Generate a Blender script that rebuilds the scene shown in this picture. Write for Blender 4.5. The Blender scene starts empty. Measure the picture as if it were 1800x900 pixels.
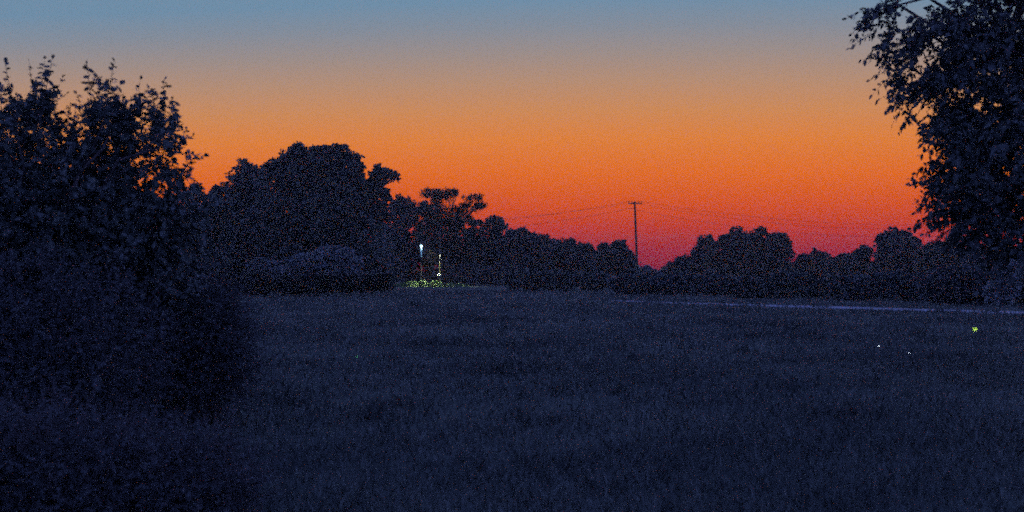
import bpy, math
import numpy as np

rng = np.random.default_rng(11)
S = bpy.context.scene
HAZE = 0.0007
COL = S.collection
F, CX, HY, EYE = 2173.0, 900.0, 474.0, 1.6      # photograph: focal length in its pixels, centre, horizon row; eye height


def at(px, py, d):
    """A photograph pixel and a distance in metres -> a point of the place."""
    return np.array([(px - CX) / F * d, d, EYE + (HY - py) / F * d])


# ------------------------------------------------------------------ mesh collecting
class MB:
    def __init__(self):
        self.v, self.f, self.n = [], [], 0

    def add(self, verts, faces):
        verts = np.asarray(verts, float).reshape(-1, 3)
        faces = np.asarray(faces, np.int64)
        self.v.append(verts)
        self.f.append(faces + self.n)
        self.n += len(verts)
        return self

    def tube(self, pts, radii, sides=7, cap=True):
        pts = np.asarray(pts, float)
        n = len(pts)
        radii = np.broadcast_to(np.asarray(radii, float), (n,))
        t = np.gradient(pts, axis=0)
        t /= np.linalg.norm(t, axis=1)[:, None] + 1e-12
        up = np.array([0.0, 0.0, 1.0]) if abs(t[:, 2]).mean() < 0.8 else np.array([0.0, 1.0, 0.0])
        a = np.cross(t, up)
        a /= np.linalg.norm(a, axis=1)[:, None] + 1e-12
        b = np.cross(t, a)
        ang = np.linspace(0, 2 * math.pi, sides, endpoint=False)
        ring = pts[:, None] + radii[:, None, None] * (np.cos(ang)[None, :, None] * a[:, None] + np.sin(ang)[None, :, None] * b[:, None])
        i = np.arange(n - 1)[:, None] * sides
        j = np.arange(sides)[None]
        k = (j + 1) % sides
        q = np.stack([i + j, i + k, i + sides + k, i + sides + j], -1).reshape(-1, 4)
        self.add(ring.reshape(-1, 3), q)
        if cap:
            for e, sgn in ((0, -1), (n - 1, 1)):
                self.add(np.vstack([ring[e], pts[e] + sgn * t[e] * radii[e] * 0.3]),
                         [(sides, (m + 1) % sides, m) if sgn < 0 else (sides, m, (m + 1) % sides) for m in range(sides)])
        return self

    def box(self, c, s, rz=0.0):
        c, s = np.asarray(c, float), np.asarray(s, float) / 2
        v = np.array([[x, y, z] for x in (-1, 1) for y in (-1, 1) for z in (-1, 1)], float) * s
        cr, sr = math.cos(rz), math.sin(rz)
        v = np.stack([v[:, 0] * cr - v[:, 1] * sr, v[:, 0] * sr + v[:, 1] * cr, v[:, 2]], 1) + c
        return self.add(v, [(0, 1, 3, 2), (4, 6, 7, 5), (0, 4, 5, 1), (2, 3, 7, 6), (0, 2, 6, 4), (1, 5, 7, 3)])

    def lathe(self, c, prof, sides=14):
        """prof: (radius, height) pairs from bottom to top."""
        pts = np.array([[c[0], c[1], c[2] + h] for r, h in prof])
        rr = [r for r, h in prof]
        ang = np.linspace(0, 2 * math.pi, sides, endpoint=False)
        ring = np.stack([np.stack([p[0] + r * np.cos(ang), p[1] + r * np.sin(ang), np.full(sides, p[2])], 1) for p, r in zip(pts, rr)])
        n = len(prof)
        i = np.arange(n - 1)[:, None] * sides
        j = np.arange(sides)[None]
        k = (j + 1) % sides
        q = np.stack([i + j, i + k, i + sides + k, i + sides + j], -1).reshape(-1, 4)
        self.add(ring.reshape(-1, 3), q)
        self.add(np.vstack([ring[0], ring[-1]]), np.array([[0, 0, 0]])) if False else None
        self.add(np.vstack([ring[0], pts[:1]]), [(sides, (m + 1) % sides, m) for m in range(sides)])
        self.add(np.vstack([ring[-1], pts[-1:]]), [(sides, m, (m + 1) % sides) for m in range(sides)])
        return self

    def build(self, name, mat, parent=None, smooth=False, origin=None):
        me = bpy.data.meshes.new(name)
        v = np.vstack(self.v)
        if origin is not None:
            v = v - np.asarray(origin)
        sizes = np.concatenate([np.full(len(f), f.shape[1]) for f in self.f])
        idx = np.concatenate([f.ravel() for f in self.f])
        me.vertices.add(len(v))
        me.vertices.foreach_set("co", v.astype(np.float32).ravel())
        me.loops.add(len(idx))
        me.loops.foreach_set("vertex_index", idx.astype(np.int32))
        me.polygons.add(len(sizes))
        starts = np.concatenate([[0], np.cumsum(sizes)[:-1]])
        me.polygons.foreach_set("loop_start", starts.astype(np.int32))
        me.polygons.foreach_set("loop_total", sizes.astype(np.int32))
        me.update(calc_edges=True)
        me.validate()
        if smooth:
            me.polygons.foreach_set("use_smooth", np.ones(len(me.polygons), bool))
        me.materials.append(mat)
        o = bpy.data.objects.new(name, me)
        COL.objects.link(o)
        if parent is not None:
            o.parent = parent
        elif origin is not None:
            o.location = origin
        return o


def thing(name, label, cat, loc=(0, 0, 0), group=None):
    o = bpy.data.objects.new(name, None)
    o.empty_display_size = 0.3
    COL.objects.link(o)
    o.location = loc
    o["label"], o["category"] = label, cat
    if group:
        o["group"] = group
    return o


def tag(o, label, cat, group=None):
    o["label"], o["category"] = label, cat
    if group:
        o["group"] = group
    return o


# ------------------------------------------------------------------ materials
def mat(name):
    m = bpy.data.materials.new(name)
    m.use_nodes = True
    nt = m.node_tree
    b = nt.nodes["Principled BSDF"]
    b.inputs["Specular IOR Level"].default_value = 0.25
    return m, nt, b


def ramp(nt, stops):
    r = nt.nodes.new("ShaderNodeValToRGB")
    e = r.color_ramp.elements
    while len(e) < len(stops):
        e.new(0.5)
    for el, (p, c) in zip(e, stops):
        el.position, el.color = p, (*c, 1)
    return r


def leaf_mat(name, dark, mid, light, rough=0.6, scale=1.3, amp=0.9):
    """Foliage: every leaf its own tone, with clumps of lighter and darker growth."""
    m, nt, b = mat(name)
    geo = nt.nodes.new("ShaderNodeNewGeometry")
    tc = nt.nodes.new("ShaderNodeTexCoord")
    nz = nt.nodes.new("ShaderNodeTexNoise")
    nz.inputs["Scale"].default_value = scale
    nz.inputs["Detail"].default_value = 3
    nt.links.new(tc.outputs["Object"], nz.inputs["Vector"])
    mx = nt.nodes.new("ShaderNodeMath")
    mx.operation = "MULTIPLY_ADD"
    nt.links.new(geo.outputs["Random Per Island"], mx.inputs[0])
    mx.inputs[1].default_value = 0.55
    ad = nt.nodes.new("ShaderNodeMath")
    ad.operation = "MULTIPLY_ADD"
    nt.links.new(nz.outputs["Fac"], ad.inputs[0])
    ad.inputs[1].default_value = amp
    ad.inputs[2].default_value = 0.23 - amp * 0.5
    nt.links.new(ad.outputs[0], mx.inputs[2])
    r = ramp(nt, [(0.05, dark), (0.5, mid), (0.95, light)])
    nt.links.new(mx.outputs[0], r.inputs["Fac"])
    nt.links.new(r.outputs["Color"], b.inputs["Base Color"])
    b.inputs["Roughness"].default_value = rough
    return m


def rough_mat(name, c0, c1, scale=8.0, rough=0.85, stretch=(1, 1, 1), bump=0.3, metal=0.0):
    m, nt, b = mat(name)
    tc = nt.nodes.new("ShaderNodeTexCoord")
    mp = nt.nodes.new("ShaderNodeMapping")
    mp.inputs["Scale"].default_value = stretch
    nz = nt.nodes.new("ShaderNodeTexNoise")
    nz.inputs["Scale"].default_value = scale
    nz.inputs["Detail"].default_value = 6
    nt.links.new(tc.outputs["Object"], mp.inputs["Vector"])
    nt.links.new(mp.outputs["Vector"], nz.inputs["Vector"])
    r = ramp(nt, [(0.3, c0), (0.7, c1)])
    nt.links.new(nz.outputs["Fac"], r.inputs["Fac"])
    nt.links.new(r.outputs["Color"], b.inputs["Base Color"])
    bp = nt.nodes.new("ShaderNodeBump")
    bp.inputs["Strength"].default_value = bump
    nt.links.new(nz.outputs["Fac"], bp.inputs["Height"])
    nt.links.new(bp.outputs["Normal"], b.inputs["Normal"])
    b.inputs["Roughness"].default_value = rough
    b.inputs["Metallic"].default_value = metal
    return m


def glow_mat(name, col, strength):
    m, nt, b = mat(name)
    b.inputs["Base Color"].default_value = (*col, 1)
    b.inputs["Emission Color"].default_value = (*col, 1)
    b.inputs["Emission Strength"].default_value = strength
    return m


M_FRUIT = leaf_mat("fruit tree leaves", (0.050, 0.060, 0.052), (0.075, 0.088, 0.070), (0.105, 0.12, 0.09), 0.5)
M_ASH = leaf_mat("big tree leaves", (0.045, 0.054, 0.050), (0.068, 0.080, 0.066), (0.10, 0.115, 0.09), 0.5)
M_BUSH = leaf_mat("bush leaves", (0.050, 0.057, 0.055), (0.070, 0.079, 0.072), (0.095, 0.104, 0.092))
M_TREE = leaf_mat("field tree leaves", (0.040, 0.052, 0.048), (0.066, 0.082, 0.066), (0.105, 0.125, 0.095))
M_TREE2 = leaf_mat("field tree leaves, bluish", (0.034, 0.042, 0.044), (0.062, 0.078, 0.070), (0.105, 0.125, 0.105))
M_PINE = leaf_mat("pine needles", (0.020, 0.030, 0.024), (0.040, 0.055, 0.038), (0.07, 0.09, 0.055))
M_PALE = leaf_mat("pale bush leaves", (0.10, 0.12, 0.12), (0.16, 0.19, 0.18), (0.24, 0.27, 0.25))  # paler leaf tones than the other bushes
M_EVER = leaf_mat("juniper sprays", (0.012, 0.017, 0.014), (0.022, 0.030, 0.022), (0.04, 0.05, 0.035))
M_BARK = rough_mat("bark", (0.05, 0.042, 0.036), (0.12, 0.10, 0.085), 9, 0.95, (1, 1, 0.25), 0.6)
M_POLE = rough_mat("weathered pole wood", (0.045, 0.030, 0.022), (0.10, 0.068, 0.05), 6, 0.95, (3, 3, 0.2), 0.5)
M_PORC = rough_mat("brown porcelain", (0.05, 0.025, 0.018), (0.07, 0.035, 0.025), 3, 0.3, bump=0)
M_WIRE = rough_mat("weathered cable", (0.05, 0.045, 0.045), (0.09, 0.08, 0.08), 4, 0.6)
M_STEEL = rough_mat("galvanised steel", (0.06, 0.063, 0.07), (0.10, 0.103, 0.11), 7, 0.5, metal=0.2, bump=0.1)
M_DARKSTEEL = rough_mat("dark painted steel", (0.02, 0.02, 0.022), (0.035, 0.035, 0.04), 7, 0.6, bump=0.1)
M_YELLOW = rough_mat("yellow sleeve", (0.024, 0.025, 0.007), (0.045, 0.045, 0.012), 5, 0.5, bump=0.1)
M_LAMPPOLE = rough_mat("black lamp pole", (0.006, 0.006, 0.007), (0.012, 0.012, 0.013), 7, 0.8, bump=0.1)
M_LAMP = glow_mat("lamp glow", (0.55, 0.88, 1.0), 1.1)
M_NECK = glow_mat("lamp neck with lamplight as glow", (0.36, 0.72, 0.9), 0.16)  # own glow stands in for lamplight falling on the neck
M_POSTLIGHT = glow_mat("small lamp on the post", (0.9, 1.0, 0.75), 0.06)
M_FLY_G = glow_mat("yellow green firefly glow", (0.55, 0.9, 0.06), 3.0)
M_FLY_W = glow_mat("pale firefly glow", (0.8, 0.92, 1.0), 5.0)
M_FLY_E = glow_mat("green firefly glow", (0.12, 0.8, 0.25), 2.0)
M_FLY_B = rough_mat("beetle shell", (0.02, 0.015, 0.01), (0.05, 0.03, 0.02), 300, 0.4)


def lawn_mat(name, k=1.0):
    m, nt, b = mat(name)
    tc = nt.nodes.new("ShaderNodeTexCoord")
    n1 = nt.nodes.new("ShaderNodeTexNoise")
    n1.inputs["Scale"].default_value = 0.12
    n1.inputs["Detail"].default_value = 5
    n2 = nt.nodes.new("ShaderNodeTexNoise")
    n2.inputs["Scale"].default_value = 9.0
    n2.inputs["Detail"].default_value = 8
    for n in (n1, n2):
        nt.links.new(tc.outputs["Object"], n.inputs["Vector"])
    mx = nt.nodes.new("ShaderNodeMath")
    mx.operation = "ADD"
    nt.links.new(n1.outputs["Fac"], mx.inputs[0])
    nt.links.new(n2.outputs["Fac"], mx.inputs[1])
    r = ramp(nt, [(0.38, (0.030 * k, 0.038 * k, 0.032 * k)), (0.5, (0.050 * k, 0.062 * k, 0.048 * k)), (0.62, (0.075 * k, 0.088 * k, 0.062 * k))])
    hv = nt.nodes.new("ShaderNodeMath")
    hv.operation = "MULTIPLY"
    hv.inputs[1].default_value = 0.5
    nt.links.new(mx.outputs[0], hv.inputs[0])
    nt.links.new(hv.outputs[0], r.inputs["Fac"])
    nt.links.new(r.outputs["Color"], b.inputs["Base Color"])
    b.inputs["Roughness"].default_value = 0.95
    b.inputs["Specular IOR Level"].default_value = 0.1
    bp = nt.nodes.new("ShaderNodeBump")
    bp.inputs["Strength"].default_value = 0.8
    bp.inputs["Distance"].default_value = 0.05
    nt.links.new(n2.outputs["Fac"], bp.inputs["Height"])
    nt.links.new(bp.outputs["Normal"], b.inputs["Normal"])
    return m


M_LAWN = lawn_mat("lawn")
M_GRASS = leaf_mat("grass blades", (0.035, 0.042, 0.036), (0.085, 0.100, 0.078), (0.21, 0.23, 0.17), 0.7, 0.22, 1.3)
M_WEED = leaf_mat("tall weeds", (0.05, 0.09, 0.03), (0.10, 0.17, 0.05), (0.17, 0.25, 0.08), 0.7)
M_ROAD = rough_mat("pale gravel", (0.17, 0.175, 0.18), (0.34, 0.345, 0.355), 14, 0.95)


# ------------------------------------------------------------------ growing things
def unit(a):
    return a / (np.linalg.norm(a, axis=-1, keepdims=True) + 1e-12)


def add_leaves(mb, base, dirn, length, ratio=0.5, fine=True, fold=0.25, droop=0.15):
    """Leaves from base points along dirn; fine ones are pointed ovals folded at the midrib."""
    n = len(base)
    d = unit(dirn)
    r = unit(rng.normal(size=(n, 3)) + np.array([0, 0, 0.4]))
    s = unit(np.cross(d, r))
    nn = np.cross(s, d)
    L = np.asarray(length).reshape(-1, 1) * np.ones((n, 1))
    W = L * ratio * 0.5
    t = base + d * L - np.array([0, 0, 1.0]) * L * droop
    if fine:
        p1, p2 = base + d * L * 0.28, base + d * L * 0.66 - np.array([0, 0, 1.0]) * L * droop * 0.5
        up = nn * W * fold
        V = np.stack([base, p1 + s * W * 0.9 + up, p2 + s * W * 0.85 + up, t, p2 - s * W * 0.85 + up, p1 - s * W * 0.9 + up], 1)
        k = np.arange(n)[:, None] * 6
        Q = np.concatenate([k + np.array([[0, 1, 2, 3]]), k + np.array([[0, 3, 4, 5]])])
    else:
        p = base + d * L * 0.5
        V = np.stack([base, p + s * W + nn * W * fold, t, p - s * W + nn * W * fold], 1)
        k = np.arange(n)[:, None] * 4
        Q = k + np.array([[0, 1, 2, 3]])
    mb.add(V.reshape(-1, 3), Q)


def in_blobs(blobs, d, n, deep=0.8, inner=0.55):
    """Random points through the volume of pixel-sized ellipsoids standing at distance d; also outward directions."""
    w = np.array([b[2] * b[3] * (b[4] if len(b) > 4 else 1.0) for b in blobs], float)
    k = rng.choice(len(blobs), n, p=w / w.sum())
    B = np.array([b[:4] for b in blobs], float)[k]
    doff = np.array([b[5] if len(b) > 5 else 0.0 for b in blobs])[k]
    u = unit(rng.normal(size=(n, 3)))
    r = rng.random(n) ** inner
    sx, sz = B[:, 2] / F * d, B[:, 3] / F * d
    sy = deep * np.sqrt(sx * sz)
    c = np.stack([(B[:, 0] - CX) / F * d, d + doff, EYE + (HY - B[:, 1]) / F * d], 1)
    P = c + u * r[:, None] * np.stack([sx, sy, sz], 1)
    return P, u, k


def blob_centres(blobs, d):
    return np.array([[(b[0] - CX) / F * d, d + (b[5] if len(b) > 5 else 0), EYE + (HY - b[1]) / F * d] for b in blobs])


def limb(a, b, r0, r1, n=6, wob=0.06, rise=0.12):
    t = np.linspace(0, 1, n)[:, None]
    L = np.linalg.norm(b - a)
    p = a * (1 - t) + b * t
    p[:, 2] += np.sin(t[:, 0] * math.pi) * L * rise
    p[1:-1] += rng.normal(size=(n - 2, 3)) * L * wob
    return p, np.linspace(r0, r1, n)


def skeleton(mb, base, blobs, d, r, split=0.45, sides=7):
    """Trunk, limbs to every mass of the crown and a few boughs around each."""
    C = blob_centres(blobs, d)
    top = C[np.argmax([b[2] * b[3] for b in blobs])].copy()
    fork = base * (1 - split) + top * split
    p, rr = limb(base, fork, r, r * 0.72, 6, 0.02, 0)
    p[0, 2] -= 0.1
    rr[0] *= 1.35
    mb.tube(p, rr, sides)
    for c, b in zip(C, blobs):
        st = fork if c[2] > fork[2] else base * 0.6 + fork * 0.4
        p, rr = limb(st, c, r * 0.55, r * 0.16, 6, 0.05)
        mb.tube(p, rr, max(5, sides - 2))
        sx = b[2] / F * d
        sz = b[3] / F * d
        for _ in range(4):
            e = c + unit(rng.normal(size=3)) * np.array([sx, (sx + sz) / 2, sz]) * 0.75
            p2, r2 = limb(p[3], e, r * 0.2, r * 0.05, 5, 0.06)
            mb.tube(p2, r2, 4)


def far_tree(name, label, d, base_px, blobs, n, leaf, material=None, group="trees and bushes across the field", trunk_r=0.22, ratio=0.62, deep=0.8,
             spread=0.075, per=16, inner=0.5, cat="tree", upright=0.3):
    base = np.array([(base_px - CX) / F * d, d, 0.0])
    grown = []
    for b in blobs:                                                  # lesser masses break the round outline of every big one
        small = name == "pine_tree" or b[2] < 13
        grown.append(b if small else (b[0], b[1], b[2] * 0.92, b[3] * 0.92))
        for _ in range(0 if small else 3):
            an = rng.uniform(0.1, math.pi - 0.1)
            rr_ = rng.uniform(0.22, 0.42)
            grown.append((b[0] + math.cos(an) * b[2] * 0.82, b[1] - math.sin(an) * b[3] * 0.82, b[2] * rr_, b[3] * rr_ * rng.uniform(0.7, 1.1), 1.7))
    bones, blobs = blobs, grown
    t = thing(name, label, cat, base, group)
    tb = MB()
    skeleton(tb, base, bones, d, trunk_r)
    tb.build("trunk" if cat == "tree" else "stems", M_BARK, t, origin=base)
    cb = MB()
    n = int(n * 2.3)
    leaf *= 1.22
    nc = max(8, n // per)
    P, u, k = in_blobs(blobs, d, nc, deep, inner)
    size = np.sqrt([blobs[i][2] * blobs[i][3] for i in k]) / F * d
    m = rng.integers(per // 2, per + per // 2, nc)
    spr = rng.random(nc) < 0.17                                      # sprigs that stick out of the outline
    P[spr] += u[spr] * np.array([1, 1, 0.9]) * (size[spr] * rng.uniform(0.05, 0.22, spr.sum()))[:, None]
    m[spr] //= 3
    idx = np.repeat(np.arange(nc), m)
    Q = P[idx] + rng.normal(size=(len(idx), 3)) * (spread * (0.5 + size[idx] * 0.55) * np.where(spr[idx], 0.55, 1.0))[:, None]
    dirn = u[idx] * 0.8 + rng.normal(size=(len(idx), 3)) * 0.7 + np.array([0, 0, upright])
    Q[:, 2] = np.maximum(Q[:, 2], 0.05)
    add_leaves(cb, Q, dirn, leaf * rng.uniform(0.6, 1.35, len(idx)), ratio, fine=False)
    cb.build("crown" if cat == "tree" else "foliage", material or M_TREE, t, origin=base)
    return t


def clumps(P, u, per, r):
    """Shoots gathered into leafy clumps, so that sky shows between them."""
    k = np.repeat(np.arange(len(P)), per)
    return P[k] + rng.normal(size=(len(k), 3)) * r, u[k]


def shoots(mb_leaf, mb_wood, P, D, length, nleaf, leaf, droop=0.2, ratio=0.55, leaf_droop=0.25, bend=0.15):
    """Twigs with alternate leaves: P start points, D directions."""
    n = len(P)
    D = unit(D)
    Ls = np.asarray(length) * np.ones(n)
    side = unit(np.cross(D, unit(rng.normal(size=(n, 3)))))
    bends = rng.normal(size=(n, 3)) * bend
    for i in range(n):
        t = np.linspace(0, 1, 5)[:, None]
        pts = P[i] + D[i] * Ls[i] * t + (bends[i] - np.array([0, 0, droop])) * Ls[i] * t ** 2
        mb_wood.tube(pts, np.linspace(0.0045, 0.0015, 5) * (0.6 + Ls[i]), 4, cap=False)
    k = np.repeat(np.arange(n), nleaf)
    t = np.tile(np.linspace(0.12, 1.0, nleaf), n) + rng.normal(size=n * nleaf) * 0.02
    t = t[:, None]
    pts = P[k] + D[k] * Ls[k][:, None] * t + (bends[k] - np.array([0, 0, droop])) * Ls[k][:, None] * t ** 2
    alt = np.where(np.tile(np.arange(nleaf), n) % 2 == 0, 1.0, -1.0)[:, None]
    dirn = D[k] * 0.55 + side[k] * alt * 0.9 + rng.normal(size=(len(k), 3)) * 0.45
    last = (np.tile(np.arange(nleaf), n) >= nleaf - 1)
    dirn[last] = D[k][last] + rng.normal(size=(last.sum(), 3)) * 0.3
    add_leaves(mb_leaf, pts, dirn, leaf * rng.uniform(0.65, 1.25, len(k)) * (1.08 - 0.25 * t[:, 0]), ratio, True, 0.3, leaf_droop)


# ------------------------------------------------------------------ ground, grass and gravel road
def ground_h(x, y):
    return np.zeros_like(x)


g = MB()
xs = np.concatenate([np.linspace(-540, -120, 10), np.linspace(-100, 100, 41), np.linspace(120, 540, 10)])
ys = np.concatenate([np.linspace(-50, 200, 51), np.linspace(230, 500, 14)])
X, Y = np.meshgrid(xs, ys)
nx, ny = len(xs), len(ys)
i, j = np.meshgrid(np.arange(nx - 1), np.arange(ny - 1))
a = (j * nx + i).ravel()
g.add(np.stack([X.ravel(), Y.ravel(), np.zeros(X.size)], 1), np.stack([a, a + 1, a + nx + 1, a + nx], 1))
o = g.build("ground", M_LAWN)
o["kind"] = "structure"

# the gravel road: from the right edge across the field to the lit weeds
road_px = [(2300, 564), (1980, 555), (1800, 550.3), (1600, 545), (1400, 539), (1270, 535.5), (1180, 533), (1125, 531), (1075, 529)]
rc = []
for px, py in road_px:
    d = F * EYE / (py - HY)
    rc.append(((px - CX) / F * d, d))
rc = np.array(rc)
ts = np.linspace(0, len(rc) - 1, 160)
ctr = np.stack([np.interp(ts, np.arange(len(rc)), rc[:, 0]), np.interp(ts, np.arange(len(rc)), rc[:, 1])], 1)
for _ in range(12):
    ctr[1:-1] = 0.25 * ctr[:-2] + 0.5 * ctr[1:-1] + 0.25 * ctr[2:]
tg = np.gradient(ctr, axis=0)
tg /= np.linalg.norm(tg, axis=1)[:, None]
nr = np.stack([-tg[:, 1], tg[:, 0]], 1)
rpx = CX + F * ctr[:, 0] / ctr[:, 1]
wf = np.interp(rpx, [1085, 1170, 1330], [0.03, 0.3, 1.0])
wl = 1.25 + 0.22 * np.sin(ts * 7.1) + rng.normal(size=160) * 0.06
wr = 1.25 + 0.22 * np.sin(ts * 5.3 + 1) + rng.normal(size=160) * 0.06
road_ctr = ctr
rb = MB()
wl *= wf
wr *= wf
rows = [ctr + nr * (wl * f)[:, None] if f > 0 else ctr + nr * (wr * f)[:, None] for f in (1.0, 0.5, 1e-9, -0.5, -1.0)]
zz = (0.006, 0.035, 0.05, 0.035, 0.006)
V = np.concatenate([np.column_stack([r_, np.full(160, z)]) for r_, z in zip(rows, zz)])
q = []
for r_ in range(4):
    b0 = r_ * 160 + np.arange(159)
    q.append(np.stack([b0, b0 + 1, b0 + 161, b0 + 160], 1))
rb.add(V, np.concatenate(q))
o = rb.build("gravel_road", M_ROAD, smooth=True)
o["kind"] = "structure"


def road_dist(x, y):
    out = np.full(len(x), 1e9)
    for c, w_ in zip(road_ctr, wf):
        out = np.minimum(out, np.hypot(x - c[0], y - c[1]) / w_)
    return out


def blades(mb, x, y, h, w):
    n = len(x)
    az = rng.uniform(0, 2 * math.pi, n)
    lean = rng.uniform(0.1, 0.8, n) * h
    la = rng.uniform(0, 2 * math.pi, n)
    dx, dy = np.cos(az) * w / 2, np.sin(az) * w / 2
    z0 = np.full(n, -0.005)
    V = np.stack([np.stack([x - dx, y - dy, z0], 1), np.stack([x + dx, y + dy, z0], 1),
                  np.stack([x + np.cos(la) * lean * 0.35 + dx * 0.7, y + np.sin(la) * lean * 0.35 + dy * 0.7, h * 0.55], 1),
                  np.stack([x + np.cos(la) * lean, y + np.sin(la) * lean, h], 1),
                  np.stack([x + np.cos(la) * lean * 0.35 - dx * 0.7, y + np.sin(la) * lean * 0.35 - dy * 0.7, h * 0.55], 1)], 1)
    k = np.arange(n)[:, None] * 5
    mb.add(V.reshape(-1, 3), k + np.array([[0, 1, 2, 3, 4]]))


gb = MB()
N = 330000
d = 4.5 * (95 / 4.5) ** rng.random(N)
x = rng.uniform(-1, 1, N) * (0.50 * d + 2.5)
patch = (np.sin(x * 0.9 + 1.3 * np.sin(d * 0.37)) + np.sin(d * 0.71 + 0.8 * np.sin(x * 0.53 + 2)) + np.sin(x * 2.3 - d * 1.9)) / 3
keep = (rng.random(N) < 0.75 + 0.35 * patch) & (road_dist(x, d) > 1.2)
x, d, patch = x[keep], d[keep], patch[keep]
h = (0.055 + 0.0007 * np.minimum(d, 55)) * rng.uniform(0.6, 1.5, len(x)) * (1 + 0.35 * patch)
tall = (rng.random(len(x)) < 0.02) & (d < 45)
h[tall] *= 1.8
blades(gb, x, d, h, (0.006 + 0.0010 * d) * rng.uniform(0.7, 1.3, len(x)))
nt_ = 420                                                            # ragged tufts the mower missed
td = 7 * (60 / 7) ** rng.random(nt_)
tx = rng.uniform(-1, 1, nt_) * (0.48 * td + 2)
kk = np.repeat(np.arange(nt_), 46)
tr = (0.05 + 0.004 * td) * rng.uniform(0.6, 1.6, nt_)
blades(gb, tx[kk] + rng.normal(size=len(kk)) * tr[kk], td[kk] + rng.normal(size=len(kk)) * tr[kk], (0.13 + 0.003 * td[kk]) * rng.uniform(0.4, 1.3, len(kk)), (0.006 + 0.0007 * td[kk]) * rng.uniform(0.7, 1.3, len(kk)))
o = gb.build("grass", M_GRASS)
o["kind"] = "stuff"

# tall weeds in the pool of lamp light beside the road
wb = MB()
lx, ly = at(752, HY, 116)[0], 116.0
for cx_, cy_, sx_, sy_, hh, n_ in ((722, 116, 1.1, 1.4, 0.45, 2600), (743, 115, 0.5, 1.0, 0.65, 1300), (766, 115, 0.9, 1.3, 0.55, 2200), (796, 114, 1.2, 1.1, 0.30, 2600), (703, 118, 0.5, 1.3, 0.3, 800)):
    xx = (cx_ - CX) / F * cy_ + rng.normal(size=n_) * sx_ * 0.55
    yy = cy_ + rng.normal(size=n_) * sy_ * 0.6
    prof = np.exp(-((xx - (cx_ - CX) / F * cy_) / sx_) ** 2)
    zz_ = hh * prof * rng.random(n_) ** 0.6
    add_leaves(wb, np.stack([xx, yy, zz_], 1), rng.normal(size=(n_, 3)) + np.array([0, 0, 0.5]), 0.13 * rng.uniform(0.5, 1.4, n_), 0.45, fine=False)
o = wb.build("weeds", M_WEED)
o["kind"] = "stuff"

# ------------------------------------------------------------------ near fruit tree, left
def fruit_tree():
    d = 12.0
    base = np.array([(60 - CX) / F * d, d, 0.0])
    t = thing("fruit_tree", "near fruit tree with long leafy shoots sticking up into the sky", "tree", base)
    wood, lf = MB(), MB()
    dense = [(-120, 330, 150, 150), (40, 380, 130, 110), (170, 385, 120, 100), (262, 412, 66, 62), (60, 500, 150, 90), (200, 490, 130, 80), (322, 388, 32, 30), (-140, 480, 150, 110)]
    light = [(-110, 220, 120, 90), (40, 262, 80, 75), (130, 275, 70, 65), (210, 262, 70, 60), (285, 275, 48, 60), (72, 200, 26, 32), (5, 205, 28, 35), (165, 215, 22, 25), (280, 225, 18, 25)]
    skeleton(wood, base, dense + light[:5], d, 0.085, 0.30, 8)
    P, u, k = in_blobs(dense, d, 2600, 0.9, 0.5)
    shoots(lf, wood, P, u * 0.7 + rng.normal(size=(len(P), 3)) * 0.5 + np.array([0, 0, 0.5]), rng.uniform(0.2, 0.42, len(P)), 15, 0.078)
    P, u, k = in_blobs(light + [(278, 305, 42, 32), (180, 330, 60, 30)], d, 100, 0.8, 0.65)
    P, u = clumps(P, u, 5, 0.07)
    shoots(lf, wood, P, u * 0.4 + rng.normal(size=(len(P), 3)) * 0.35 + np.array([0, 0, 0.9]), rng.uniform(0.18, 0.36, len(P)), 12, 0.072)
    # the tall water shoots that stand out against the sky
    tips = [(8, 108, 30, 240), (52, 110, 62, 220), (90, 106, 70, 205), (72, 104, 66, 215), (108, 138, 70, 230), (2, 150, 10, 280), (150, 108, 165, 225), (172, 150, 168, 240),
            (197, 112, 178, 225), (208, 150, 190, 240), (238, 172, 195, 250), (287, 134, 280, 240), (310, 186, 280, 260), (268, 175, 270, 260), (326, 228, 290, 300),
            (340, 275, 300, 330), (335, 300, 305, 340), (130, 190, 120, 280), (40, 175, 45, 270), (225, 190, 215, 280)]
    A, B = [], []
    for tx, ty, bx, by in tips:
        dd = d + rng.uniform(-0.5, 0.5)
        A.append(at(bx, by, dd))
        B.append(at(tx, ty, dd))
    A, B = np.array(A), np.array(B)
    shoots(lf, wood, A, B - A, np.linalg.norm(B - A, axis=1), 19, 0.082, 0.0, 0.62, 0.3, 0.03)
    # short side shoots that thicken the foot of every water shoot
    k = np.repeat(np.arange(len(A)), 7)
    tt = rng.uniform(0.0, 0.62, len(k))[:, None]
    shoots(lf, wood, A[k] * (1 - tt) + B[k] * tt, rng.normal(size=(len(k), 3)) * 0.7 + np.array([0, 0, 0.8]), rng.uniform(0.1, 0.2, len(k)), 8, 0.072)
    for a_ in A:
        p, rr = limb(base + np.array([0, 0, 0.9]), a_, 0.03, 0.007, 6, 0.04)
        wood.tube(p, rr, 5)
    wood.build("trunk", M_BARK, t, origin=base)
    lf.build("crown", M_FRUIT, t, origin=base)


fruit_tree()


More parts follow.
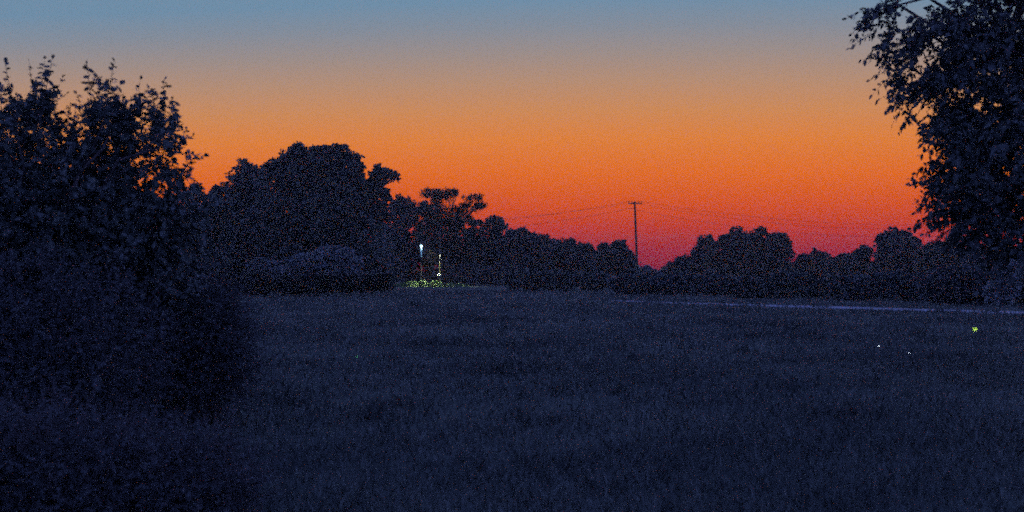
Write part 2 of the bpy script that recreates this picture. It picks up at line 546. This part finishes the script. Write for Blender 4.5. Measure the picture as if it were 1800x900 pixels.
# ------------------------------------------------------------------ big near tree, right
def big_tree():
    d = 16.0
    base = np.array([(2010 - CX) / F * d, d + 0.8, 0.0])
    t = thing("broadleaf_tree", "big near broadleaf tree with drooping leafy boughs against the orange sky", "tree", base)
    wood, lf = MB(), MB()
    dense = [(1800, 60, 130, 140), (1840, 230, 150, 170), (1790, 330, 110, 90), (1830, 400, 110, 55), (1960, 150, 190, 240), (2100, 60, 200, 240), (1920, -120, 230, 160), (1735, -60, 120, 80), (2090, 300, 170, 130),
             (1755, 405, 50, 30)]
    light = [(1535, 34, 34, 22), (1565, 12, 30, 22), (1572, 80, 42, 36), (1590, 150, 34, 44), (1620, 55, 60, 60), (1655, 140, 60, 60), (1600, 195, 16, 26), (1668, 215, 44, 50), (1690, 60, 60, 80), (1710, 220, 60, 70),
             (1668, 275, 26, 36), (1690, 320, 50, 22), (1665, 330, 30, 16), (1690, 378, 30, 20), (1672, 388, 16, 16), (1720, 360, 55, 40), (1650, 250, 14, 40), (1700, 412, 55, 22)]
    skeleton(wood, base, dense, d, 0.24, 0.35, 9)
    fork = np.array([(1900 - CX) / F * d, d + 0.4, 4.2])
    for c, b in zip(blob_centres(light, d), light):
        p, rr = limb(fork, c, 0.05, 0.012, 7, 0.04)
        wood.tube(p, rr, 5)
        for _ in range(3):
            e = c + rng.normal(size=3) * np.array([b[2], b[2], b[3]]) / F * d * 0.6
            p2, r2 = limb(p[5], e, 0.012, 0.004, 4, 0.05)
            wood.tube(p2, r2, 4)
    P, u, k = in_blobs(dense + [(1745, 370, 50, 55, 1.6), (1790, 425, 85, 40, 1.6), (1785, 190, 60, 120, 1.3), (1740, 290, 60, 60, 1.3)], d, 310, 0.58, 0.64)
    P, u = clumps(P, u, 9, 0.13)
    shoots(lf, wood, P, u * 0.8 + rng.normal(size=(len(P), 3)) * 0.5, rng.uniform(0.25, 0.5, len(P)), 14, 0.095, 0.3, 0.62)
    P, u, k = in_blobs([(b[0] + 14, b[1] - 4, b[2] * 0.85, b[3] * 0.85) for b in light], d, 85, 0.8, 0.75)
    P, u = clumps(P, u, 6, 0.07)
    out = np.array([-0.35, 0, -0.3])
    shoots(lf, wood, P, u * 0.6 + rng.normal(size=(len(P), 3)) * 0.4 + out, rng.uniform(0.2, 0.4, len(P)), 13, 0.088, 0.35, 0.62)
    # ends of the boughs
    ends = [(1520, 25, 1560, 18), (1500, 40, 1550, 34), (1497, 68, 1545, 55), (1522, 92, 1560, 75), (1530, 105, 1570, 100), (1540, 135, 1575, 120), (1553, 180, 1590, 150), (1573, 205, 1600, 180),
            (1595, 226, 1610, 195), (1640, 232, 1660, 215), (1645, 268, 1665, 245), (1650, 300, 1672, 268), (1632, 322, 1672, 315), (1640, 335, 1680, 322), (1628, 372, 1672, 362), (1630, 380, 1670, 374), (1642, 408, 1672, 392),
            (1625, 395, 1660, 384), (1560, 4, 1600, 4)]
    A = np.array([at(c[2], c[3], d) for c in ends])
    B = np.array([at(c[0], c[1], d) for c in ends])
    for rep in range(2):
        J = rng.normal(size=A.shape) * 0.03
        shoots(lf, wood, A + J, B - A + J, np.linalg.norm(B - A, axis=1) * (1 - 0.25 * rep), 9, 0.085, 0.1, 0.62)
    wood.build("trunk", M_BARK, t, origin=base)
    lf.build("crown", M_ASH, t, origin=base)


big_tree()


# ------------------------------------------------------------------ near bushes, left
def near_bush(name, label, d, base_px, blobs, n, leaf, material):
    base = np.array([(base_px - CX) / F * d, d, 0.0])
    t = thing(name, label, "bush", base, "dark bushes beside the lawn")
    wood, lf = MB(), MB()
    for c in blob_centres(blobs, d):
        for _ in range(4):
            p, rr = limb(base + rng.normal(size=3) * np.array([0.15, 0.15, 0]), c + rng.normal(size=3) * 0.15, 0.022, 0.006, 6, 0.05)
            wood.tube(p, rr, 5)
    P, u, k = in_blobs(blobs, d, n, 0.9, 0.45)
    P[:, 2] = np.maximum(P[:, 2], 0.12)
    shoots(lf, wood, P, u * 0.7 + rng.normal(size=(n, 3)) * 0.5 + np.array([0, 0, 0.6]), rng.uniform(0.15, 0.36, n), 12, leaf)
    wood.build("stems", M_BARK, t, origin=base)
    lf.build("foliage", material, t, origin=base)


near_bush("bush", "wide dark bush filling the space under the near fruit tree", 11.2, 110, [(60, 610, 150, 150), (-90, 600, 170, 180), (170, 620, 120, 140), (100, 690, 190, 90)], 4200, 0.034, M_BUSH)
near_bush("bush", "rounded dark bush whose edge meets the open lawn", 12.4, 350, [(330, 590, 95, 110), (385, 640, 65, 80), (300, 670, 110, 70), (390, 560, 40, 50)], 2600, 0.032, M_BUSH)

near_bush("bush", "low spreading dark bush closest to the viewer, in front of the other two", 7.6, 120, [(-60, 850, 150, 130), (90, 855, 150, 115), (230, 865, 140, 105), (350, 880, 95, 95)], 4600, 0.026, M_BUSH)

# ------------------------------------------------------------------ trees and bushes across the field
T = far_tree
T("tree", "dark tree mass directly behind the near fruit tree's left side", 62, 60, [(40, 350, 90, 70), (-70, 360, 100, 90), (60, 430, 110, 60), (-60, 450, 110, 60)], 13000, 0.20)
T("tree", "rounded tree seen through the lower leaves of the near fruit tree", 64, 200, [(175, 365, 70, 60), (240, 395, 60, 50), (190, 440, 100, 60)], 11000, 0.20, M_TREE2)
T("tree", "low tree in the dip between fruit tree and big round tree", 78, 345, [(345, 375, 42, 42), (310, 400, 45, 42), (370, 395, 38, 45), (340, 440, 75, 50)], 9000, 0.20)
T("tree", "pointed tree leaning against the left flank of the big round tree", 96, 425, [(428, 318, 28, 34), (404, 345, 32, 36), (448, 335, 34, 36), (395, 390, 40, 50), (440, 395, 55, 60), (425, 450, 60, 45)], 14000, 0.22, M_TREE2)
T("tree", "biggest round-headed tree of the far row, tallest against the orange sky", 90, 555, [(522, 302, 46, 42), (565, 297, 42, 36), (598, 276, 26, 18), (612, 305, 28, 34), (482, 328, 36, 38), (505, 280, 22, 16), (548, 275, 22, 16), (635, 330, 30, 30),
   (655, 352, 30, 34), (600, 335, 42, 36), (590, 385, 85, 65), (505, 390, 75, 65), (560, 445, 105, 50), (672, 306, 24, 13), (690, 312, 11, 9), (662, 325, 14, 14)], 34000, 0.22, M_TREE, trunk_r=0.4)
T("tree", "medium tree between the big round tree and the pine", 134, 712, [(715, 375, 28, 30), (695, 395, 34, 46), (680, 425, 34, 40), (735, 400, 28, 45), (705, 440, 45, 45)], 11000, 0.22, M_TREE2)
T("pine_tree", "layered pine with flat needle pads and sky between them", 130, 782, [(758, 339, 22, 8), (785, 341, 22, 8), (768, 347, 16, 7), (800, 337, 7, 5), (760, 372, 26, 18), (775, 390, 34, 20), (830, 349, 17, 6), (842, 346, 8, 4), (838, 364, 14, 7), (822, 364, 14, 8), (806, 372, 14, 9),
   (815, 386, 20, 8), (800, 398, 20, 12), (845, 360, 8, 4), (765, 430, 36, 32), (805, 440, 32, 32)], 15000, 0.24, M_PINE, trunk_r=0.22, ratio=0.2, spread=0.13, per=22, upright=0.6)
T("tree", "low wide tree just right of the pine, drooping at its tip", 132, 858, [(848, 398, 26, 11), (868, 393, 20, 10), (882, 398, 9, 8), (845, 425, 38, 25), (868, 440, 38, 32), (835, 455, 40, 30)], 10000, 0.23)
T("tree", "flat-topped tree at the start of the low row left of utility pole", 128, 925, [(920, 430, 36, 24), (945, 438, 28, 25), (900, 432, 22, 26), (920, 462, 50, 25)], 9000, 0.25, M_TREE2)
T("tree", "sloping middle tree of the low row left of the utility pole", 134, 985, [(975, 442, 32, 24), (1003, 447, 26, 22), (985, 468, 48, 22)], 7500, 0.25)
T("tree", "lowest tree of the row, in a notch left of the utility pole", 130, 1036, [(1036, 455, 26, 24), (1020, 465, 24, 22), (1045, 472, 34, 20)], 5500, 0.25, M_TREE2)
T("tree", "round tree standing right beside the utility pole", 126, 1078, [(1076, 452, 28, 27), (1094, 462, 22, 25), (1060, 465, 24, 25), (1105, 478, 16, 16), (1082, 480, 38, 18)], 7500, 0.25)
T("bush", "small bluish bush at the foot of the utility pole", 150, 1136, [(1134, 477, 14, 9), (1150, 482, 16, 7)], 1500, 0.2, M_PALE, trunk_r=0.05, cat="bush")
T("bush", "low dark scrub in the gap where the sky reaches lowest", 170, 1175, [(1172, 480, 20, 9), (1195, 478, 22, 12), (1176, 468, 3, 9)], 2200, 0.25, M_TREE, trunk_r=0.05, cat="bush")
T("tree", "small sloping tree on the left flank of the broad domed tree", 140, 1212, [(1215, 466, 28, 18), (1200, 474, 26, 14), (1240, 434, 16, 20), (1232, 450, 20, 22)], 6000, 0.25, M_TREE2)
T("tree", "broad domed tree standing right of the utility pole", 138, 1315, [(1302, 432, 32, 28), (1330, 430, 34, 27), (1282, 440, 22, 24), (1365, 432, 20, 24), (1378, 440, 12, 24), (1350, 455, 42, 34), (1290, 465, 50, 28), (1262, 448, 16, 18), (1340, 478, 60, 22)], 17000, 0.25, M_TREE)
T("tree", "small rounded tree in the low line right of the domed tree", 146, 1428, [(1428, 457, 22, 17), (1410, 464, 16, 16), (1445, 460, 16, 15), (1428, 475, 40, 14)], 5000, 0.26, M_TREE2)
T("tree", "lowest tree of the right-hand skyline under the red sky", 152, 1482, [(1480, 465, 26, 15), (1462, 468, 22, 14), (1500, 464, 18, 15), (1482, 480, 42, 14)], 4500, 0.26)
T("tree", "slim small tree just left of the bushy upright tree", 132, 1517, [(1517, 450, 14, 18), (1512, 464, 20, 18), (1520, 480, 24, 18)], 3500, 0.25)
T("tree", "bushy upright tree nearest the big near tree on skyline", 128, 1572, [(1568, 426, 20, 22), (1552, 434, 16, 20), (1588, 430, 18, 24), (1600, 442, 20, 22), (1575, 455, 42, 28), (1570, 480, 52, 20)], 10500, 0.24, M_TREE2)
T("tree", "tree half hidden behind the lowest bough of the big near tree", 118, 1655, [(1640, 450, 26, 24), (1665, 445, 26, 26), (1690, 450, 30, 28), (1660, 480, 52, 24)], 8500, 0.24)
T("tree", "dark tree behind the big near tree, below its pale sky hole", 110, 1770, [(1735, 452, 34, 28), (1770, 468, 34, 20), (1815, 462, 34, 26), (1850, 440, 50, 50), (1765, 485, 70, 24)], 11000, 0.23, M_TREE)

# bushes in front of that row
T("bush", "pale bush, wider one in front of the big round tree", 84, 575, [(545, 462, 42, 18), (580, 456, 42, 22), (610, 466, 30, 16), (560, 474, 66, 12)], 5500, 0.17, M_PALE, trunk_r=0.05, cat="bush")
T("bush", "pale bush, smaller one left in front of the pointed tree", 82, 455, [(452, 468, 20, 13), (478, 472, 24, 10), (465, 476, 36, 8)], 2400, 0.16, M_PALE, trunk_r=0.04, cat="bush")
T("bush", "long dark hedge-like bush below the two pale bushes", 72, 520, [(455, 500, 50, 17), (530, 501, 60, 16), (600, 500, 55, 15), (660, 498, 40, 14)], 9000, 0.15, M_EVER, trunk_r=0.05, cat="bush")
T("bush", "dark bush behind the slim metal post, below the pine", 124, 840, [(830, 484, 40, 18), (880, 484, 50, 18), (790, 482, 30, 16)], 5000, 0.18, M_BUSH, trunk_r=0.05, cat="bush")
T("bush", "dark bush on the field edge between lit lamp and utility pole", 92, 960, [(930, 495, 46, 16), (990, 494, 50, 17), (1050, 498, 40, 14)], 6500, 0.18, M_TREE, trunk_r=0.05, cat="bush")
T("bush", "long low bush behind the left end of the visible road", 76, 1190, [(1120, 502, 50, 16), (1190, 500, 55, 18), (1255, 504, 40, 16)], 6500, 0.17, M_TREE2, trunk_r=0.05, cat="bush")
T("bush", "long low bush behind the middle of the visible road", 68, 1380, [(1320, 506, 50, 18), (1385, 503, 50, 21), (1445, 508, 45, 18)], 7000, 0.16, M_TREE, trunk_r=0.05, cat="bush")
T("bush", "thick bush behind the road", 62, 1530, [(1500, 508, 40, 22), (1550, 506, 45, 26), (1610, 508, 45, 26)], 7500, 0.15, M_TREE2, trunk_r=0.05, cat="bush")
T("bush", "tall dark bush behind the road under the big near tree", 56, 1700, [(1660, 505, 50, 30), (1710, 500, 45, 34), (1690, 525, 60, 18)], 7500, 0.14, M_BUSH, trunk_r=0.05, cat="bush")
T("bush", "bluish upright bush under the sky hole in the big tree", 54, 1768, [(1768, 500, 22, 34), (1757, 520, 24, 20), (1780, 480, 14, 20)], 3600, 0.13, M_PALE, trunk_r=0.05, cat="bush")
T("bush", "dark bush beside the bluish upright bush near the road's end", 55, 1830, [(1815, 510, 30, 28), (1860, 505, 50, 36)], 5000, 0.14, M_BUSH, trunk_r=0.05, cat="bush")

# thicket that closes the view under the crowns
def thicket(spans, n, leaf, m):
    tb = MB()
    for x0, x1, top, dd in spans:
        k_ = int(n * abs(x1 - x0) / 100 * (HY + 25 - top) / 40)
        px_ = rng.uniform(x0, x1, k_)
        hh = (EYE + (HY - top) / F * dd) * (0.8 + 0.16 * np.sin(px_ * 0.19) + 0.12 * np.sin(px_ * 0.47 + 1))
        yy = dd + rng.normal(size=k_) * 2.2
        P_ = np.stack([(px_ - CX) / F * dd, yy, np.maximum(hh * rng.random(k_) ** 0.75, 0.06)], 1)
        add_leaves(tb, P_, rng.normal(size=(k_, 3)) + np.array([0, 0, 0.4]), leaf * rng.uniform(0.6, 1.3, k_), 0.65, fine=False)
    o = tb.build("thicket", m)
    o["kind"] = "stuff"


thicket([(-150, 120, 400, 70), (120, 345, 400, 84), (330, 480, 400, 102), (470, 690, 400, 100), (680, 900, 410, 140), (890, 1060, 440, 144), (1050, 1125, 460, 146), (1205, 1400, 462, 150), (1390, 1540, 470, 156), (1530, 1830, 462, 138)], 1900, 0.42, M_TREE)

# brush far off at the end of the field
bb = MB()
n_ = 26000
bx_ = rng.uniform(-260, 260, n_)
by_ = 330 + rng.normal(size=n_) * 9
hz = (1.2 + 1.0 * (np.sin(bx_ * 0.11) + np.sin(bx_ * 0.043 + 1)) * 0.5 + 0.5 * np.sin(bx_ * 0.41)) * rng.random(n_) ** 0.6
P = np.stack([bx_, by_, np.maximum(hz, 0.05)], 1)
add_leaves(bb, P, rng.normal(size=(n_, 3)) + np.array([0, 0, 0.4]), 0.6 * rng.uniform(0.6, 1.3, n_), 0.7, fine=False)
o = bb.build("far_brush", M_TREE)
o["kind"] = "stuff"

# ------------------------------------------------------------------ utility pole and wires
d = 172.0
ptop = at(1115.8, 354, d)
pbot = np.array([at(1121, HY, d)[0], d, 0.0])
up = thing("utility_pole", "tall wooden utility pole with a single crossarm, leaning slightly", "utility pole", pbot)
m = MB()
tt = np.linspace(0, 1, 9)[:, None]
m.tube(pbot * (1 - tt) + ptop * tt - np.array([0, 0, 0.3]) * (1 - tt), np.linspace(0.20, 0.125, 9), 12)
m.build("pole_shaft", M_POLE, up, True, pbot)
arm_l, arm_r = at(1104.5, 357.6, d - 0.22), at(1128.8, 357.8, d - 0.22)
m = MB()
m.box((arm_l + arm_r) / 2, (np.linalg.norm(arm_r - arm_l), 0.13, 0.16))
m.build("crossarm", M_POLE, up, origin=pbot)
br_l, br_r = at(1106.5, 366.5, d - 0.12), at(1116, 364.8, d - 0.12)
m = MB()
m.tube(np.array([br_l, br_r]), 0.035, 6)
m.build("side_bracket", M_WIRE, up, origin=pbot)
tips = []
for px in (1105.2, 1111.0, 1122.0, 1128.2):
    c = at(px, 357.7, d - 0.22) + np.array([0, 0, 0.08])
    m = MB()
    m.lathe(c, [(0.02, 0), (0.02, 0.08), (0.07, 0.09), (0.075, 0.14), (0.045, 0.17), (0.065, 0.19), (0.055, 0.25), (0.02, 0.27)], 10)
    m.build("insulator", M_PORC, up, True, pbot)
    tips.append(c + np.array([0, 0, 0.2]))
tips = [tips[0], tips[3], br_l]


def wire(label, p, span, sag, r, skew):
    m = MB()
    pts = []
    for s in np.linspace(-1, 1, 81):
        u_ = abs(s)
        pts.append(p + np.array([span * s, skew * s, -sag * 4 * u_ * (1 - u_)]))
    m.tube(np.array(pts), r, 5)
    o = m.build("power_line", M_WIRE, origin=p)
    tag(o, label, "power line", "overhead lines on the utility pole")


wire("overhead line tied to the left end of the pole's crossarm", tips[0], 76, 3.75, 0.014, 4.0)
wire("overhead line tied to the right end of the pole's crossarm", tips[1], 76, 3.2, 0.014, 4.0)
wire("lower overhead line hung from the bracket below the crossarm", tips[2], 76, 3.9, 0.014, 4.0)

# ------------------------------------------------------------------ lit lamp and slim post
d = 117.0
lb = np.array([at(740.5, HY, d)[0], d, 0.0])
lh = at(740.5, 434.5, d)
lamp = thing("lamp_post", "lit garden lamp on a thin dark post above the green weeds", "lamp", lb)
m = MB()
m.tube([lb - np.array([0, 0, .1]), lb * 0.5 + lh * 0.5, lh - np.array([0, 0, 0.95])], [0.04, 0.032, 0.026], 8)
m.build("lamp_pole", M_LAMPPOLE, lamp, True, lb)
m = MB()
m.lathe(lh - np.array([0, 0, 0.95]), [(0.02, 0.0), (0.035, 0.05), (0.03, 0.1), (0.04, 0.35), (0.06, 0.6), (0.09, 0.7)], 10)
m.build("lamp_neck", M_NECK, lamp, True, lb)
m = MB()
m.lathe(lh - np.array([0, 0, 0.25]), [(0.05, 0.0), (0.08, 0.08), (0.12, 0.25), (0.135, 0.36), (0.10, 0.46)], 12)
m.build("lamp_globe", M_LAMP, lamp, True, lb)
m = MB()
m.lathe(lh + np.array([0, 0, 0.212]), [(0.16, 0.0), (0.14, 0.05), (0.06, 0.12), (0.02, 0.2)], 12)
m.build("lamp_cap", M_DARKSTEEL, lamp, True, lb)
ld = bpy.data.lights.new("lamp_light", "POINT")
ld.energy, ld.color, ld.shadow_soft_size = 14, (0.75, 0.97, 1.0), 0.15
lo = bpy.data.objects.new("lamp_light", ld)
COL.objects.link(lo)
lo.location = lh + np.array([0.25, -0.35, 0.0])

ld = bpy.data.lights.new("added_weed_spot", "SPOT")
ld.energy, ld.color = 3000, (0.97, 1.0, 0.70)
ld.spot_size, ld.spot_blend, ld.shadow_soft_size = math.radians(100), 0.5, 0.15
lo = bpy.data.objects.new("added_weed_spot", ld)
COL.objects.link(lo)
lo.location = lh + np.array([0.9, -1.6, -0.1])  # unseen spot floating off the lamp, added to light the weeds' near side
lo.rotation_euler = (math.radians(14), math.radians(-10), 0)

d = 116.0
pb = np.array([at(773.5, HY, d)[0], d, 0.0])
post = thing("metal_post", "slim tall metal post with a yellow sleeve, near the lit lamp", "post", pb)
zb, zm, zt = at(0, 482, d)[2], at(0, 461, d)[2], at(0, 398, d)[2]
m = MB()
m.tube([pb + np.array([0, 0, zm]), pb + np.array([0, 0, zt])], [0.045, 0.035], 8)
m.build("post_shaft", M_STEEL, post, True, pb)
m = MB()
m.tube([pb + np.array([0, 0, zb]), pb + np.array([0, 0, zm])], [0.075, 0.06], 10)
m.build("sleeve", M_YELLOW, post, True, pb)
m = MB()
m.lathe(pb + np.array([-0.06, 0, zb - 0.14]), [(0.06, 0.0), (0.15, 0.04), (0.16, 0.12), (0.06, 0.16)], 10)
m.build("post_light", M_POSTLIGHT, post, True, pb)
m = MB()
m.tube([pb - np.array([0, 0, 0.1]), pb + np.array([0, 0, zb - 0.1])], [0.06, 0.05], 8)
m.build("post_foot", M_DARKSTEEL, post, True, pb)

# ------------------------------------------------------------------ fireflies
def ellipsoid(m, c, r, n=8):
    prof = [(max(1e-4, math.sin(math.pi * (k + 0.02) / (n + 0.04))), -math.cos(math.pi * (k + 0.02) / (n + 0.04))) for k in range(n + 1)]
    ang = np.linspace(0, 2 * math.pi, 10, endpoint=False)
    V = np.concatenate([np.stack([np.full(10, c[0] + h * r[0]), c[1] + q * r[1] * np.cos(ang), c[2] + q * r[2] * np.sin(ang)], 1) for q, h in prof])
    i = np.arange(n)[:, None] * 10
    j = np.arange(10)[None]
    k = (j + 1) % 10
    m.add(V, np.stack([i + j, i + k, i + 10 + k, i + 10 + j], -1).reshape(-1, 4))


def firefly(label, px, py, d, glow, rz, k=1.0):
    p = at(px, py, d)
    t = thing("firefly", label, "firefly", p, "fireflies over the lawn")
    t.rotation_euler = (0, math.radians(-20), rz)
    m = MB()
    ellipsoid(m, (0.006, 0, 0.001), (0.006, 0.0028, 0.0022))
    ellipsoid(m, (0.013, 0, 0.0015), (0.0022, 0.0020, 0.0016))
    m.build("body", M_FLY_B, t, True)
    m = MB()
    ellipsoid(m, (-0.003, 0, -0.0005), (0.0065 * k, 0.0036 * k, 0.003 * k))
    m.build("abdomen", glow, t, True)
    for s in (-1, 1):
        m = MB()
        ang = np.linspace(0, 2 * math.pi, 12, endpoint=False)
        loop = np.stack([0.003 + 0.0035 * np.cos(ang) - 0.003 * 0, s * (0.008 + 0.007 * np.sin(ang) * 0.9), 0.0035 + 0.002 * np.sin(ang)], 1)
        m.add(np.vstack([loop, loop + np.array([0, 0, 0.0002])]), [tuple(range(12))] + [tuple(range(23, 11, -1))])
        m.build("wing", M_FLY_B, t)


firefly("largest glowing firefly, yellow green, hovering below the road", 1714, 578, 5.0, M_FLY_G, 0.5)
firefly("tiny white firefly, the left one of the white pair", 1544, 608, 11.0, M_FLY_W, 2.2)
firefly("tiny white firefly, the right and lower one of the white pair", 1597, 620, 12.0, M_FLY_W, 1.2)
firefly("faint green firefly alone over the open lawn", 627, 626, 13.0, M_FLY_E, 0.3)

# ------------------------------------------------------------------ sky
W = bpy.data.worlds.new("World")
S.world = W
W.use_nodes = True
nt = W.node_tree
bg = nt.nodes["Background"]
tc = nt.nodes.new("ShaderNodeTexCoord")
sep = nt.nodes.new("ShaderNodeSeparateXYZ")
nt.links.new(tc.outputs["Generated"], sep.inputs[0])


def lin(c):
    return tuple((v / 255 / 12.92 if v / 255 <= 0.04045 else ((v / 255 + 0.055) / 1.055) ** 2.4) for v in c)


def zof(y):
    return (HY - y) / math.hypot(F, HY - y)


def pos(y):                                     # ramp covers z from -0.02 to 0.28
    return (zof(y) + 0.02) / 0.30


mr = nt.nodes.new("ShaderNodeMapRange")
mr.inputs["From Min"].default_value, mr.inputs["From Max"].default_value = -0.02, 0.28
dot = nt.nodes.new("ShaderNodeVectorMath")
dot.operation = "DOT_PRODUCT"
dot.inputs[1].default_value = (math.sin(math.radians(5)), math.cos(math.radians(5)), 0)
nt.links.new(tc.outputs["Generated"], dot.inputs[0])
sink = nt.nodes.new("ShaderNodeMapRange")
sink.inputs["From Min"].default_value, sink.inputs["From Max"].default_value = 0.995, 0.86
sink.inputs["To Min"].default_value, sink.inputs["To Max"].default_value = 0.97, 1.16
nt.links.new(dot.outputs["Value"], sink.inputs["Value"])
zs = nt.nodes.new("ShaderNodeMath")
zs.operation = "MULTIPLY"
nt.links.new(sep.outputs["Z"], zs.inputs[0])
nt.links.new(sink.outputs[0], zs.inputs[1])
nt.links.new(zs.outputs[0], mr.inputs["Value"])
west = ramp(nt, [(0.0, lin((110, 8, 50))), (pos(472), lin((142, 0, 40))), (pos(440), lin((168, 8, 28))), (pos(405), lin((200, 44, 8))), (pos(365), lin((218, 75, 4))), (pos(310), lin((228, 104, 14))),
                 (pos(250), lin((224, 126, 48))), (pos(200), lin((206, 136, 82))), (pos(150), lin((182, 140, 112))), (pos(100), lin((156, 140, 134))), (pos(50), lin((130, 139, 152))), (pos(0), lin((108, 140, 166)))])
nt.links.new(mr.outputs[0], west.inputs["Fac"])
# away from the afterglow and overhead: the deep blue of dusk
mz = nt.nodes.new("ShaderNodeMapRange")
mz.inputs["From Min"].default_value, mz.inputs["From Max"].default_value = 0.21, 0.75
mz.interpolation_type = "SMOOTHSTEP"
nt.links.new(sep.outputs["Z"], mz.inputs["Value"])
mixz = nt.nodes.new("ShaderNodeMix")
mixz.data_type = "RGBA"
nt.links.new(mz.outputs[0], mixz.inputs["Factor"])
nt.links.new(west.outputs["Color"], mixz.inputs["A"])
mixz.inputs["B"].default_value = (0.20, 0.29, 1.12, 1)
my = nt.nodes.new("ShaderNodeMapRange")
my.inputs["From Min"].default_value, my.inputs["From Max"].default_value = 0.72, -0.15
my.interpolation_type = "SMOOTHSTEP"
nt.links.new(sep.outputs["Y"], my.inputs["Value"])
mixy = nt.nodes.new("ShaderNodeMix")
mixy.data_type = "RGBA"
nt.links.new(my.outputs[0], mixy.inputs["Factor"])
nt.links.new(mixz.outputs["Result"], mixy.inputs["A"])
mixy.inputs["B"].default_value = (0.15, 0.215, 0.80, 1)
# last of the scattered sunlight
sky = nt.nodes.new("ShaderNodeTexSky")
sky.sky_type = "NISHITA"
sky.sun_disc = False
sky.sun_elevation = math.radians(-3.0)
sky.sun_rotation = math.radians(6.0)
sm = nt.nodes.new("ShaderNodeVectorMath")
sm.operation = "MULTIPLY_ADD"
sm.inputs[1].default_value = (0.05, 0.05, 0.05)
nt.links.new(sky.outputs["Color"], sm.inputs[0])
nt.links.new(mixy.outputs["Result"], sm.inputs[2])
nt.links.new(sm.outputs[0], bg.inputs["Color"])
bg.inputs["Strength"].default_value = 1.0

sun = bpy.data.lights.new("sun", "SUN")
sun.energy, sun.angle, sun.color = 0.015, math.radians(12), (1.0, 0.45, 0.2)
so = bpy.data.objects.new("sun", sun)
COL.objects.link(so)
so.location = (20, 100, 60)
so.rotation_euler = (math.radians(-88.5), 0, math.radians(-6))

# ------------------------------------------------------------------ haze added for grain
hm = bpy.data.materials.new("haze added for grain")
hm.use_nodes = True
hn = hm.node_tree
hn.nodes.remove(hn.nodes["Principled BSDF"])
pv = hn.nodes.new("ShaderNodeVolumePrincipled")
pv.inputs["Color"].default_value = (0.95, 0.84, 0.68, 1)
pv.inputs["Density"].default_value = HAZE
pv.inputs["Anisotropy"].default_value = 0.6
hn.links.new(pv.outputs["Volume"], hn.nodes["Material Output"].inputs["Volume"])
if HAZE > 0:  # volume added so its scattering gives grain and lifts the darks
    m = MB()
    m.box((0, 225, 7.0), (1100, 570, 16.0))
    o = m.build("haze", hm)
    o["kind"] = "stuff"

# ------------------------------------------------------------------ camera and picture
cd = bpy.data.cameras.new("camera")
cd.sensor_width = 36.0
cd.lens = 36.0 * F / 1800.0
cd.clip_end = 8000
cd.clip_start = 0.05
cd.dof.use_dof = True
cd.dof.focus_distance = 120
cd.dof.aperture_fstop = cd.lens / 1000 / 0.019
co = bpy.data.objects.new("camera", cd)
COL.objects.link(co)
co.location = (0, 0, EYE)
co.rotation_euler = (math.radians(90) + math.atan((HY - 450) / F), 0, 0)
S.camera = co

S.view_settings.view_transform = "Standard"
S.view_settings.look = "None"
S.view_settings.gamma = 1.0
S.view_settings.exposure = 0.0
S.view_settings.use_curve_mapping = False
S.cycles.use_denoising = False
S.cycles.use_adaptive_sampling = True
S.cycles.adaptive_threshold = 1.0
S.cycles.adaptive_min_samples = 6
S.cycles.filter_width = 1.9
S.cycles.max_bounces = 4
S.cycles.diffuse_bounces = 2
